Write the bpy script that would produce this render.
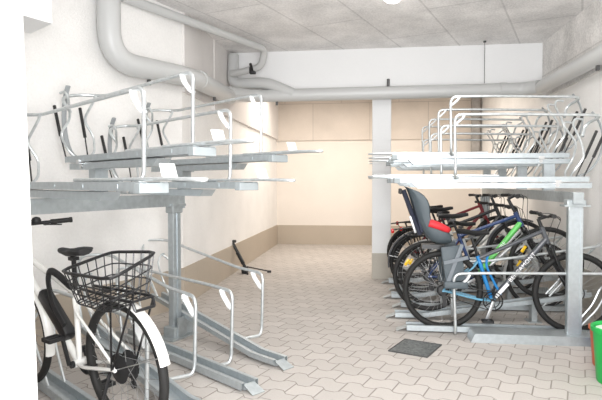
import bpy, bmesh, math, random
from mathutils import Vector, Matrix
random.seed(4)
PI = math.pi
C = bpy.context.scene.collection
R = math.radians
for o in list(bpy.data.objects): bpy.data.objects.remove(o)

# ---------------------------------------------------------------- camera
CAMH = 1.33
cam_d = bpy.data.cameras.new('camera'); cam = bpy.data.objects.new('camera', cam_d); C.objects.link(cam)
cam_d.sensor_width = 36; cam_d.lens = 541.5/602*36; cam_d.clip_start = .05
yaw, pitch, roll = .1263, .0324, -.002
rm = Matrix.Rotation(yaw, 4, 'Z') @ Matrix.Rotation(PI/2-pitch, 4, 'X') @ Matrix.Rotation(roll, 4, 'Z')
cam.matrix_world = Matrix.Translation((0, 0, CAMH)) @ rm
bpy.context.scene.camera = cam
vs = bpy.context.scene.view_settings
vs.view_transform = 'Standard'; vs.look = 'None'; vs.gamma = 1; vs.exposure = 0.0
vs.use_curve_mapping = False
w = bpy.data.worlds.new('world'); bpy.context.scene.world = w; w.use_nodes = True
w.node_tree.nodes['Background'].inputs[0].default_value = (1, .99, .97, 1)
w.node_tree.nodes['Background'].inputs[1].default_value = .9

def area(name, loc, target, size, energy, col=(1, 1, 1), sy=None):
    d = bpy.data.lights.new(name, 'AREA'); d.energy = energy; d.color = col; d.size = size
    d.shape = 'RECTANGLE'; d.size_y = sy or size
    o = bpy.data.objects.new(name, d); C.objects.link(o); o.location = loc
    o.rotation_euler = (Vector(target)-Vector(loc)).to_track_quat('-Z', 'Y').to_euler()
    return o
# daylight and flash from the doorway behind the camera, area lights below the ceiling
area('doorway_light', (.1, -.5, 2.0), (-.1, 5, 1.6), 1.6, 128, (.97, .985, 1), 1.5)
area('bounce_light', (.3, -.2, .9), (0, 4.2, 3.1), 1.4, 135, (.97, .985, 1), 1.0)  # added fill, set low and aimed up to brighten the ceiling
area('flash_light', (.25, .1, 1.75), (-.1, 5, 1.2), .3, 26, (.98, .99, 1))
area('ceiling_lamp_light', (.35, 4.9, 3.02), (.35, 4.9, 0), 1.3, 26, (1, .985, .96), .25)
area('front_overhead_light', (-.3, 1.9, 3.02), (-.3, 1.9, 0), 1.3, 30, (1, .985, .96), .25)  # downward area light above the front of the room, no fixture modelled
area('rear_lamp_light', (-.2, 9.5, 3.0), (-.2, 9.5, 0), 3.2, 98, (1, .915, .82), 1.6)

# ---------------------------------------------------------------- materials
def mat(name, col, rough=.5, metal=0., emis=None, noise=None, bump=None, coat=0.):
    m = bpy.data.materials.new(name); m.use_nodes = True
    nt = m.node_tree; b = nt.nodes['Principled BSDF']
    b.inputs['Base Color'].default_value = (*col, 1); b.inputs['Roughness'].default_value = rough
    b.inputs['Metallic'].default_value = metal
    if coat: b.inputs['Coat Weight'].default_value = coat
    if emis:
        b.inputs['Emission Color'].default_value = (*emis[0], 1); b.inputs['Emission Strength'].default_value = emis[1]
    tc = nt.nodes.new('ShaderNodeTexCoord')
    if noise:
        sc, amt = noise
        n = nt.nodes.new('ShaderNodeTexNoise'); n.inputs['Scale'].default_value = sc; n.inputs['Detail'].default_value = 5
        nt.links.new(tc.outputs['Object'], n.inputs['Vector'])
        r = nt.nodes.new('ShaderNodeValToRGB')
        r.color_ramp.elements[0].position = .3; r.color_ramp.elements[1].position = .7
        r.color_ramp.elements[0].color = (*[c*(1-amt) for c in col], 1)
        r.color_ramp.elements[1].color = (*[min(1, c*(1+amt)) for c in col], 1)
        nt.links.new(n.outputs['Fac'], r.inputs['Fac']); nt.links.new(r.outputs['Color'], b.inputs['Base Color'])
    if bump:
        sc, st = bump
        n = nt.nodes.new('ShaderNodeTexNoise'); n.inputs['Scale'].default_value = sc; n.inputs['Detail'].default_value = 6
        nt.links.new(tc.outputs['Object'], n.inputs['Vector'])
        bp = nt.nodes.new('ShaderNodeBump'); bp.inputs['Strength'].default_value = st; bp.inputs['Distance'].default_value = .01
        nt.links.new(n.outputs['Fac'], bp.inputs['Height']); nt.links.new(bp.outputs['Normal'], b.inputs['Normal'])
    return m

M = {}
M['galv'] = mat('galvanised_steel', (.47, .51, .53), .42, .7, noise=(30, .07))
M['galv_old'] = mat('galvanised_beam', (.40, .43, .44), .5, .6, noise=(22, .12))
M['tube'] = mat('zinc_tube', (.60, .63, .64), .34, .7, noise=(30, .1))
M['pad'] = mat('white_plastic_pad', (.80, .81, .81), .5)
M['white'] = mat('white_plate', (.85, .85, .83), .5)
M['strut'] = mat('dark_strut', (.03, .03, .03), .4, .3)
M['greyplastic'] = mat('grey_plastic_band', (.33, .35, .36), .5)
M['strapgrey'] = mat('grey_strap', (.15, .17, .19), .6)
M['cap'] = mat('grey_cap', (.33, .36, .37), .7, .2)
M['rubber'] = mat('black_rubber', (.010, .0095, .009), .7)
M['black'] = mat('black_paint', (.008, .008, .009), .35)
M['blackmatt'] = mat('black_matt', (.011, .011, .012), .55)
M['steel'] = mat('polished_steel', (.62, .62, .62), .28, .9)
M['alu'] = mat('aluminium', (.55, .56, .57), .4, .8)
M['spoke'] = mat('spoke_steel', (.30, .30, .30), .4, .6)
M['wframe'] = mat('white_gloss_frame', (.78, .77, .74), .3, coat=.4)
M['gframe'] = mat('grey_gloss_frame', (.07, .075, .085), .3, coat=.3)
M['bluef'] = mat('blue_gloss_frame', (.01, .19, .48), .3, coat=.4)
M['lblue'] = mat('pale_blue_frame', (.14, .34, .48), .35)
M['navy'] = mat('navy_frame', (.012, .035, .12), .3, coat=.4)
M['green'] = mat('green_frame', (.12, .50, .11), .4)
M['silverf'] = mat('silver_frame', (.55, .56, .56), .3, .4)
M['maroon'] = mat('dark_red_frame', (.20, .012, .02), .35)
M['seatgrey'] = mat('child_seat_grey', (.06, .078, .09), .55)
M['seatdark'] = mat('child_seat_pad', (.03, .035, .06), .8)
M['red'] = mat('red_cloth', (.60, .02, .03), .6)
M['redlens'] = mat('red_lens', (.55, .01, .01), .2)
M['yellow'] = mat('yellow_reflector', (.85, .52, .01), .3)
M['pipe'] = mat('light_grey_pipe', (.54, .545, .54), .38)
M['clamp'] = mat('dark_clamp', (.10, .10, .10), .5, .5)
M['bin'] = mat('green_bin_plastic', (.005, .34, .06), .4)
M['binred'] = mat('orange_bin_plastic', (.55, .12, .05), .5)
M['binblue'] = mat('blue_plastic', (.02, .12, .42), .5)
M['paper'] = mat('pale_green_paper', (.62, .85, .62), .7)
M['grate'] = mat('dark_drain_plate', (.13, .14, .14), .6, .3, noise=(60, .5))
M['lamp'] = mat('lamp_glass', (.9, .9, .9), .3, emis=((1, .97, .92), 14))
M['whitetxt'] = mat('white_lettering', (.80, .80, .80), .5)
M['blktxt'] = mat('black_lettering', (.02, .02, .02), .5)
M['concrete'] = mat('grey_concrete', (.42, .40, .38), .9, noise=(8, .15), bump=(60, .3))

def wall_mat(name, col, amt=.04, bs=45, bst=.35, joints=None, ang=0., grain=None):
    m = bpy.data.materials.new(name); m.use_nodes = True; nt = m.node_tree; N = nt.nodes; L = nt.links
    b = N['Principled BSDF']; b.inputs['Roughness'].default_value = .9
    tc = N.new('ShaderNodeTexCoord'); mp = N.new('ShaderNodeMapping'); mp.inputs['Rotation'].default_value = ang if isinstance(ang, tuple) else (0, 0, ang)
    L.new(tc.outputs['Object'], mp.inputs['Vector'])
    n1 = N.new('ShaderNodeTexNoise'); n1.inputs['Scale'].default_value = 2.2; n1.inputs['Detail'].default_value = 4
    n2 = N.new('ShaderNodeTexNoise'); n2.inputs['Scale'].default_value = bs; n2.inputs['Detail'].default_value = 6; n2.inputs['Roughness'].default_value = .7
    for n in (n1, n2): L.new(mp.outputs['Vector'], n.inputs['Vector'])
    ad = N.new('ShaderNodeMath'); ad.operation = 'ADD'; L.new(n1.outputs['Fac'], ad.inputs[0]); L.new(n2.outputs['Fac'], ad.inputs[1])
    mr = N.new('ShaderNodeMapRange'); mr.inputs['From Min'].default_value = .7; mr.inputs['From Max'].default_value = 1.3
    mr.inputs['To Min'].default_value = 1-amt; mr.inputs['To Max'].default_value = 1+amt
    L.new(ad.outputs[0], mr.inputs['Value'])
    mul = N.new('ShaderNodeVectorMath'); mul.operation = 'SCALE'; mul.inputs[0].default_value = col
    L.new(mr.outputs[0], mul.inputs['Scale']); out = mul.outputs[0]
    if joints:
        bw, bh, mort, dark = joints
        bt = N.new('ShaderNodeTexBrick'); bt.inputs['Scale'].default_value = 1
        bt.inputs['Brick Width'].default_value = bw; bt.inputs['Row Height'].default_value = bh
        bt.inputs['Mortar Size'].default_value = mort; bt.inputs['Mortar Smooth'].default_value = .3
        bt.inputs['Color1'].default_value = (1, 1, 1, 1); bt.inputs['Color2'].default_value = (.96, .96, .96, 1)
        bt.inputs['Mortar'].default_value = (dark, dark, dark, 1); L.new(mp.outputs['Vector'], bt.inputs['Vector'])
        mm = N.new('ShaderNodeVectorMath'); mm.operation = 'MULTIPLY'
        L.new(out, mm.inputs[0]); L.new(bt.outputs['Color'], mm.inputs[1]); out = mm.outputs[0]
    L.new(out, b.inputs['Base Color'])
    bp = N.new('ShaderNodeBump'); bp.inputs['Strength'].default_value = bst; bp.inputs['Distance'].default_value = .01
    L.new(n2.outputs['Fac'], bp.inputs['Height']); L.new(bp.outputs['Normal'], b.inputs['Normal'])
    return m
BROT = R(-20)      # the front of the building is turned 20 degrees
M['wall'] = wall_mat('painted_wall', (.87, .855, .835), .06, 50, .5)
M['wallwarm'] = wall_mat('warm_painted_wall', (.79, .73, .665), .03, 60, .25, joints=(50, 50, .001, .9))
M['band'] = wall_mat('rough_beige_panel', (.69, .62, .55), .09, 110, .5, joints=(1.2, 3, .008, .75), ang=(PI/2, 0, 0))
M['base'] = wall_mat('beige_grey_skirting_paint', (.47, .405, .33), .05, 70, .3)
M['basegrey'] = wall_mat('grey_skirting_paint', (.47, .44, .39), .04, 70, .3)
M['ceil'] = wall_mat('wood_wool_ceiling', (.88, .86, .845), .22, 45, 1.0, joints=(1.9, .72, .012, .8), ang=R(-70))
M['wool'] = wall_mat('wood_wool_wall', (.78, .76, .74), .3, 45, .7, joints=(.6, 6, .01, .8), ang=(PI/2, 0, PI/2))
M['woolside'] = wall_mat('pale_wood_wool_wall', (.76, .73, .71), .08, 80, .5)
M['beam'] = wall_mat('white_beam', (.84, .84, .84), .015, 40, .12)
M['jamb'] = wall_mat('white_doorway', (.88, .87, .86), .01, 40, .1)
M['column'] = wall_mat('pale_column', (.78, .785, .79), .03, 50, .2)

def paver():
    m = bpy.data.materials.new('interlocking_pavers'); m.use_nodes = True; nt = m.node_tree; N = nt.nodes; L = nt.links
    b = N['Principled BSDF']; b.inputs['Roughness'].default_value = .8
    tc = N.new('ShaderNodeTexCoord'); mp = N.new('ShaderNodeMapping'); mp.vector_type = 'POINT'
    mp.inputs['Rotation'].default_value = (0, 0, R(20)); L.new(tc.outputs['Object'], mp.inputs['Vector'])
    sx = N.new('ShaderNodeSeparateXYZ'); L.new(mp.outputs['Vector'], sx.inputs[0])
    def mt(op, a, bb=None, c=None):
        n = N.new('ShaderNodeMath'); n.operation = op
        for i, v in enumerate((a, bb, c)):
            if v is None: continue
            if isinstance(v, (int, float)): n.inputs[i].default_value = v
            else: L.new(v, n.inputs[i])
        return n.outputs[0]
    W, Hh = .20, .165
    u = mt('DIVIDE', sx.outputs[0], W); v0 = mt('DIVIDE', sx.outputs[1], Hh)
    # trapezoid wave of the paver's long edge
    tri = mt('ABSOLUTE', mt('SUBTRACT', mt('FRACT', mt('MULTIPLY', u, 1.0)), .5))       # 0..0.5
    tz = mt('MINIMUM', mt('MAXIMUM', mt('MULTIPLY', mt('SUBTRACT', tri, .25), 5.0), -.5), .5)
    row0 = mt('FLOOR', v0)
    v = mt('ADD', v0, mt('MULTIPLY', tz, .26))
    row = mt('FLOOR', v)
    fv = mt('SUBTRACT', v, row)
    us = mt('ADD', u, mt('MULTIPLY', mt('MODULO', mt('ADD', row, 1000), 2), .5))
    us = mt('ADD', us, .25)
    fu = mt('FRACT', us)
    dv = mt('MULTIPLY', mt('MINIMUM', fv, mt('SUBTRACT', 1.0, fv)), Hh)
    du = mt('MULTIPLY', mt('MINIMUM', fu, mt('SUBTRACT', 1.0, fu)), W)
    d = mt('MINIMUM', dv, du)
    mr = N.new('ShaderNodeMapRange'); mr.interpolation_type = 'SMOOTHSTEP'
    mr.inputs['From Min'].default_value = .0015; mr.inputs['From Max'].default_value = .0065
    L.new(d, mr.inputs['Value'])
    cid = N.new('ShaderNodeCombineXYZ'); L.new(mt('FLOOR', us), cid.inputs[0]); L.new(row, cid.inputs[1])
    wn = N.new('ShaderNodeTexWhiteNoise'); L.new(cid.outputs[0], wn.inputs['Vector'])
    n = N.new('ShaderNodeTexNoise'); n.inputs['Scale'].default_value = 90; n.inputs['Detail'].default_value = 5; L.new(mp.outputs['Vector'], n.inputs['Vector'])
    n3 = N.new('ShaderNodeTexNoise'); n3.inputs['Scale'].default_value = 1.3; n3.inputs['Detail'].default_value = 3; L.new(mp.outputs['Vector'], n3.inputs['Vector'])
    br = mt('ADD', mt('MULTIPLY', wn.outputs['Value'], .11), mt('MULTIPLY', n.outputs['Fac'], .22))
    br = mt('ADD', br, mt('MULTIPLY', n3.outputs['Fac'], .12)); br = mt('ADD', br, .76)
    # small dark holes at the joint corners
    sc = N.new('ShaderNodeVectorMath'); sc.operation = 'SCALE'; sc.inputs[0].default_value = (.475, .44, .41); L.new(br, sc.inputs['Scale'])
    mx = N.new('ShaderNodeMix'); mx.data_type = 'RGBA'; mx.inputs['A'].default_value = (.25, .22, .195, 1)
    L.new(mr.outputs[0], mx.inputs['Factor']); L.new(sc.outputs[0], mx.inputs['B'])
    L.new(mx.outputs['Result'], b.inputs['Base Color'])
    bp = N.new('ShaderNodeBump'); bp.inputs['Strength'].default_value = .6; bp.inputs['Distance'].default_value = .004
    L.new(mr.outputs[0], bp.inputs['Height']); L.new(bp.outputs['Normal'], b.inputs['Normal'])
    return m
M['paver'] = paver()

# ---------------------------------------------------------------- mesh helpers
def V(*a): return Vector(a)
def fillet(pts, r, n=5):
    pts = [Vector(p) for p in pts]; out = [pts[0]]
    for i in range(1, len(pts)-1):
        a, b, c = pts[i-1], pts[i], pts[i+1]
        d1 = (a-b); d2 = (c-b); rr = min(r, d1.length*.48, d2.length*.48)
        p0 = b+d1.normalized()*rr; p1 = b+d2.normalized()*rr
        for k in range(n+1):
            t = k/n; out.append((1-t)**2*p0+2*t*(1-t)*b+t*t*p1)
    out.append(pts[-1]); return out
def tube(bm, pts, r, seg=8, closed=False, caps=True, sx=1., flat=None):
    """sweep; r a number or a list; flat=(a,b) half sizes of an oval section with the b axis near vertical"""
    pts = [Vector(p) for p in pts]; n = len(pts)
    rs = r if isinstance(r, (list, tuple)) else [r]*n
    rings = []; prev = None
    for i, p in enumerate(pts):
        if closed: t = pts[(i+1) % n]-pts[i-1]
        else: t = pts[min(i+1, n-1)]-pts[max(i-1, 0)]
        if t.length < 1e-9: t = Vector((0, 0, 1))
        t.normalize()
        if prev is None:
            ref = Vector((0, 0, 1)) if abs(t.z) < .9 else Vector((1, 0, 0))
            u = (ref - t*ref.dot(t)).normalized()
        else:
            u = prev - t*prev.dot(t)
            if u.length < 1e-6: u = t.orthogonal()
            u.normalize()
        prev = u; v = t.cross(u)
        ring = []
        for k in range(seg):
            a = 2*PI*(k+.5)/seg
            if flat: q = u*math.cos(a)*flat[1]+v*math.sin(a)*flat[0]
            else: q = (u*math.cos(a)+v*math.sin(a))*rs[i]
            ring.append(bm.verts.new(p+q))
        rings.append(ring)
    m = n if closed else n-1
    for i in range(m):
        A, B = rings[i], rings[(i+1) % n]
        for k in range(seg):
            bm.faces.new((A[k], A[(k+1) % seg], B[(k+1) % seg], B[k]))
    if not closed and caps:
        bm.faces.new(rings[0][::-1]); bm.faces.new(rings[-1])
def rod(bm, a, b, r, seg=8, r2=None): tube(bm, [a, b], [r, r if r2 is None else r2], seg)
def box(bm, c, s, rot=None, bev=0.):
    x, y, z = [k/2 for k in s]
    vs_ = [Vector((i*x, j*y, k*z)) for i in (-1, 1) for j in (-1, 1) for k in (-1, 1)]
    if rot is not None: vs_ = [rot @ q for q in vs_]
    vv = [bm.verts.new(q+Vector(c)) for q in vs_]
    fs = [bm.faces.new([vv[i] for i in f]) for f in ((0, 1, 3, 2), (4, 6, 7, 5), (0, 4, 5, 1), (2, 3, 7, 6), (0, 2, 6, 4), (1, 5, 7, 3))]
    if bev:
        es = list({e for f in fs for e in f.edges})
        bmesh.ops.bevel(bm, geom=es, offset=bev, segments=2, affect='EDGES', profile=.5)
def bar(bm, a, b, wd, ht, up=(0, 0, 1), bev=0.):
    a, b = Vector(a), Vector(b); t = (b-a); l = t.length; t.normalize(); up = Vector(up)
    y = up.cross(t).normalized(); z = t.cross(y)
    rot = Matrix((t, y, z)).transposed()
    box(bm, (a+b)/2, (l, wd, ht), rot, bev)
def prism(bm, poly, y0, y1, axis='y'):
    """poly of (x,z) extruded y0..y1, or axis 'z': poly (x,y) extruded z0..z1"""
    f = (lambda p, h: (p[0], h, p[1])) if axis == 'y' else (lambda p, h: (p[0], p[1], h))
    a = [bm.verts.new(f(p, y0)) for p in poly]; b = [bm.verts.new(f(p, y1)) for p in poly]; n = len(poly)
    bm.faces.new(a); bm.faces.new(b[::-1])
    for i in range(n): bm.faces.new((a[i], b[i], b[(i+1) % n], a[(i+1) % n]))
def lathe(bm, prof, c=(0, 0, 0), axis='z', seg=24):
    """prof list of (r, h)"""
    rings = []; c = Vector(c)
    for r, h in prof:
        ring = []
        for k in range(seg):
            a = 2*PI*k/seg
            p = (r*math.cos(a), r*math.sin(a), h) if axis == 'z' else ((r*math.cos(a), h, r*math.sin(a)) if axis == 'y' else (h, r*math.cos(a), r*math.sin(a)))
            ring.append(bm.verts.new(c+Vector(p)))
        rings.append(ring)
    for A, B in zip(rings, rings[1:]):
        for k in range(seg): bm.faces.new((A[k], A[(k+1) % seg], B[(k+1) % seg], B[k]))
    bm.faces.new(rings[0][::-1]); bm.faces.new(rings[-1])
def torus(bm, c, Rr, r, axis='y', seg=48, sub=8, flat=None):
    c = Vector(c); pts = []
    for k in range(seg):
        a = 2*PI*k/seg; pts.append(c+Vector((Rr*math.cos(a), 0, Rr*math.sin(a))))
    tube(bm, pts, r, sub, closed=True, flat=flat)
def obj(name, bm, m, parent=None, loc=None, smooth=True, label=None):
    bmesh.ops.recalc_face_normals(bm, faces=bm.faces)
    me = bpy.data.meshes.new(name); bm.to_mesh(me); bm.free()
    for x in (m if isinstance(m, (list, tuple)) else [m]): me.materials.append(x)
    if smooth:
        me.polygons.foreach_set('use_smooth', [True]*len(me.polygons))
        try: me.set_sharp_from_angle(angle=R(38))
        except Exception: pass
    o = bpy.data.objects.new(name, me); C.objects.link(o)
    if parent: o.parent = parent
    if loc: o.location = loc
    if label: o['label'] = label
    return o
def nb(): return bmesh.new()
def tag(o, label, cat, group=None):
    o['label'] = label; o['category'] = cat
    if group: o['group'] = group
    return o
def empty(name, loc, rz=0, label=None, cat=None, group=None, tilt=0):
    o = bpy.data.objects.new(name, None); C.objects.link(o); o.location = loc
    o.rotation_euler = (0, -tilt, rz); o.empty_display_size = .1
    if label: tag(o, label, cat, group)
    return o
def struct(name, bm, m, parent=None, label=None, smooth=False):
    o = obj(name, bm, m, parent, smooth=smooth)
    if not parent:
        o['kind'] = 'structure'
        if label: o['label'] = label
    return o

# ---------------------------------------------------------------- room shell
XL, XR, YB, YW, HC = -1.99, 2.26, 7.48, 11.54, 3.14
bn = (.35, .937)                       # direction of the near left wall, away from the camera
K = (XL, 5.6)                          # kink of the left wall
def nl(s, off=0): return (K[0]-bn[0]*s-bn[1]*off*-1, K[1]-bn[1]*s-bn[0]*off)   # off > 0 into the room
NE = nl(4.6)
bm = nb(); prism(bm, [(-3.9, -.9), (XR+.15, -.9), (XR+.15, YW+.15), (XL-.15, YW+.15), (XL-.15, K[1]), (-3.9, 0.6)], -.12, 0, 'z')
struct('floor', bm, M['paver'], label='floor of beige interlocking concrete pavers')
bm = nb(); prism(bm, [(-3.9, .9), (XR+.15, .9), (XR+.15, YW+.15), (XL-.15, YW+.15), (XL-.15, K[1]), (-3.9, 1.2)], HC, HC+.15, 'z')
struct('ceiling', bm, M['ceil'], label='grey wood wool board ceiling')
bm = nb(); prism(bm, [(XL-.15, K[1]), K, (XL, YW), (XL-.15, YW)], 0, HC, 'z')
struct('wall_left', bm, M['wall'], label='white plastered left wall')
bm = nb(); prism(bm, [K, (K[0]-.15, K[1]+.02), (NE[0]-.15, NE[1]+.05), NE], 0, HC, 'z')
struct('wall_left_front', bm, M['wall'], label='white left wall section turned outward beside the left rack')
bm = nb(); prism(bm, [(XR, .9), (XR+.15, .9), (XR+.15, YW), (XR, YW)], 0, HC, 'z')
struct('wall_right', bm, M['wall'], label='white right wall behind the parked bicycles')
bm = nb(); prism(bm, [(XL-.15, YW), (XR+.15, YW), (XR+.15, YW+.15), (XL-.15, YW+.15)], 0, HC, 'z')
struct('wall_back', bm, M['wallwarm'], label='warm beige back wall')
# upper rough panels at the back
bm = nb(); box(bm, ((XL+XR)/2, YW-.02, (2.225+HC)/2), (XR-XL, .045, HC-2.225)); struct('trim_1', bm, M['band'], label='rough beige panel band along the top of the back wall')
bm = nb(); box(bm, (XL+.02, (6.7+YW)/2, (2.25+HC)/2), (.045, YW-6.7, HC-2.25)); struct('trim_2', bm, M['woolside'], label='rough panel band on the rear left wall')
# wood wool over the front half, right side
bm = nb(); box(bm, (XR-.015, (.9+YB)/2, (2.42+HC)/2), (.03, YB-.9, HC-2.42)); struct('trim_3', bm, M['wool'], label='grey wood wool boards on the top of the right wall')
bm = nb(); box(bm, (XL+.015, (K[1]+YB)/2, (2.3+HC)/2), (.03, YB-K[1]-.02, HC-2.3)); struct('trim_4', bm, M['woolside'], label='pale boards on the top of the left wall')
# ceiling beam and column
bm = nb(); box(bm, ((XL+XR)/2, YB+.15, (2.5+HC)/2), (XR-XL, .30, HC-2.5)); struct('trim_5', bm, M['beam'], label='white ceiling beam across the room')
bm = nb(); box(bm, ((XL+XR)/2, YB-.012, (2.52+HC)/2), (XR-XL-.06, .024, HC-2.52))
box(bm, (-.05, YB-.026, 2.85), (.004, .004, .5))
struct('trim_6', bm, M['beam'], label='white facing board on the beam')
bm = nb(); box(bm, (.16, YB+.13, 1.43), (.255, .26, 2.16), bev=.008); struct('trim_7', bm, M['column'], label='square white column under the beam')
bm = nb(); box(bm, (.16, YB+.13, .18), (.262, .268, .36), bev=.008); struct('trim_8', bm, M['basegrey'], label='grey painted foot of the white column')
# skirtings
bm = nb(); box(bm, (XL+.006, (K[1]+YW)/2, .2075), (.012, YW-K[1], .415)); struct('baseboard_left', bm, M['base'])
bm = nb(); prism(bm, [K, nl(4.6), nl(4.6, .012), nl(0, .012)], 0, .415, 'z'); struct('baseboard_left_front', bm, M['base'])
bm = nb(); box(bm, ((XL+XR)/2, YW-.006, .205), (XR-XL, .012, .41)); struct('baseboard_back', bm, M['base'])
bm = nb(); box(bm, (XR-.006, (1.2+YW)/2, .205), (.012, YW-1.2, .41)); struct('baseboard_right', bm, M['basegrey'])
# doorway we look through: white wall end beside the camera
bm = nb()
vs0 = []
def jx(z): return -.768+(1.33-z)*.0
a0 = [(-3.9, 1.20), (-.805, 1.20), (-.745, 1.05), (-3.9, 1.05)]
prism(bm, a0, 0, HC, 'z')
for v in bm.verts:
    if v.co.x > -1: v.co.x += .03*(1.33-v.co.z)/1.33
struct('wall_front', bm, M['jamb'], label='white doorway edge close to the camera')
bm = nb(); box(bm, (1.9, 1.05, HC/2), (1.0, .15, HC)); struct('wall_front_right', bm, M['jamb'], label='front wall outside the view')

# white box under the ceiling, upper left
bm = nb(); prism(bm, [(-2.16, 3.5), (-2.46, 3.71), (-2.90, 2.55), (-2.63, 2.35)], 2.42, HC-.002, 'z')
tag(obj('ventilation_box', bm, M['beam'], smooth=False), 'white boxed duct under the ceiling at upper left edge', 'duct')

# ---------------------------------------------------------------- pipes
def pipe_obj(name, pts, r, label, fr=.25, seg=20, n=8, clamps=(), cat='pipe', rings=()):
    P = fillet(pts, fr, n); bm = nb(); tube(bm, P, r, seg)
    for (p, d) in rings:
        p = Vector(p); d = Vector(d).normalized(); rod(bm, p-d*.04, p+d*.04, r*1.07, seg)
    o = obj(name, bm, M['pipe']); tag(o, label, cat)
    for (p, d) in clamps:
        b2 = nb(); p = Vector(p); d = Vector(d).normalized()
        box(b2, p+Vector((0, 0, -r-.02)), (.03, .03, .05))
        c = obj('pipe_clamp', b2, M['clamp'], o)
    return o
pk = nl(0, .14)
pa = nl(1.11, .13)
pipe_obj('drain_pipe', [(pa[0], pa[1], HC-.02), (pa[0], pa[1], 2.395), (pk[0]+.02, pk[1]-.02, 2.43), (XL+.16, 7.0, 2.46)], .10,
         'thick grey drain pipe descending the left wall and turning along it', .3,
         clamps=[((pa[0]+.17, pa[1]+.45, 2.405), (bn[0], bn[1], 0)), ((XL+.155, 6.3, 2.45), (0, 1, 0))],
         rings=[((pa[0], pa[1], HC-.12), (0, 0, 1)), ((pk[0]+.02, pk[1]+.2, 2.44), (0.05, 1, 0))])
pipe_obj('cross_pipe', [(XL+.16, 6.9, 2.50), (-1.6, 7.27, 2.505), (1.95, 7.27, 2.515), (XR-.17, 7.1, 2.515)], .085,
         'long grey pipe running across the room below the white beam', .2,
         clamps=[((-1.25, 7.27, 2.505), (1, 0, 0))], rings=[((1.7, 7.27, 2.515), (1, 0, 0))])
pipe_obj('wall_pipe', [(XR-.15, 7.12, 2.50), (XR-.15, 2.4, 2.50)], .085,
         'straight grey pipe running forward along the top of the right wall', .1,
         clamps=[((XR-.15, 5.4, 2.5), (0, 1, 0))])
pipe_obj('branch_pipe', [(XL+.12, 7.36, HC-.05), (XL+.12, 7.30, 2.68), (XL+.35, 7.28, 2.68), (-1.38, 7.26, 2.68), (-1.02, 7.25, 2.52)], .075,
         'short grey branch pipe bending down onto the cross pipe in the left corner', .16)
pipe_obj('thin_ceiling_pipe', [(-2.25, 4.76, 3.03), (-1.33, 6.85, 3.03), (-1.40, 6.98, 2.84), (-1.72, 7.12, 2.80), (XL+.14, 7.2, 2.80)], .045,
         'slim grey pipe slanting below the ceiling on the left', .09)
bm = nb(); box(bm, (-1.53, 7.03, 2.80), (.08, .07, .09), bev=.01); rod(bm, (-1.53, 7.0, 2.80), (-1.53, 6.9, 2.86), .018)
tag(obj('pipe_valve', bm, M['blackmatt']), 'small black valve on the slim ceiling pipe', 'valve')
bm = nb(); rod(bm, (1.46, 7.25, 3.0), (1.46, 7.25, 2.6), .0035, 6); rod(bm, (1.46, 7.25, 3.14), (1.46, 7.25, 3.12), .02, 6)
rod(bm, (1.46, 7.25, 3.12), (1.46, 7.25, 2.6), .0035, 6)
tag(obj('hanger_rod', bm, M['clamp']), 'thin steel hanger rod between ceiling and cross pipe', 'rod')
bm = nb(); rod(bm, (.24, 7.46, 2.66), (.24, 7.27, 2.66), .012, 8); rod(bm, (.24, 7.27, 2.69), (.24, 7.27, 2.60), .02, 8)
tag(obj('pipe_hook', bm, M['clamp']), 'small dark hook on the beam above the column', 'hook')
# ceiling lamp
lr = empty('ceiling_lamp', (.21, 5.22, HC), 0, 'round white lit lamp on the ceiling at the top edge', 'lamp')
bm = nb(); lathe(bm, [(.115, -.03), (.125, -.02), (.125, 0)], seg=24); obj('lamp_base', bm, M['white'], lr)
bm = nb(); lathe(bm, [(.02, -.12), (.06, -.11), (.09, -.075), (.105, -.03)], seg=24); obj('lamp_shade', bm, M['lamp'], lr)
# vertical grey duct on the back wall
bm = nb(); box(bm, (2.45-.32, YW-.10, 2.52), (.15, .11, 1.2)); tag(obj('wall_duct', bm, M['concrete'], smooth=False), 'narrow grey vertical duct high on the back wall', 'duct')

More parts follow.
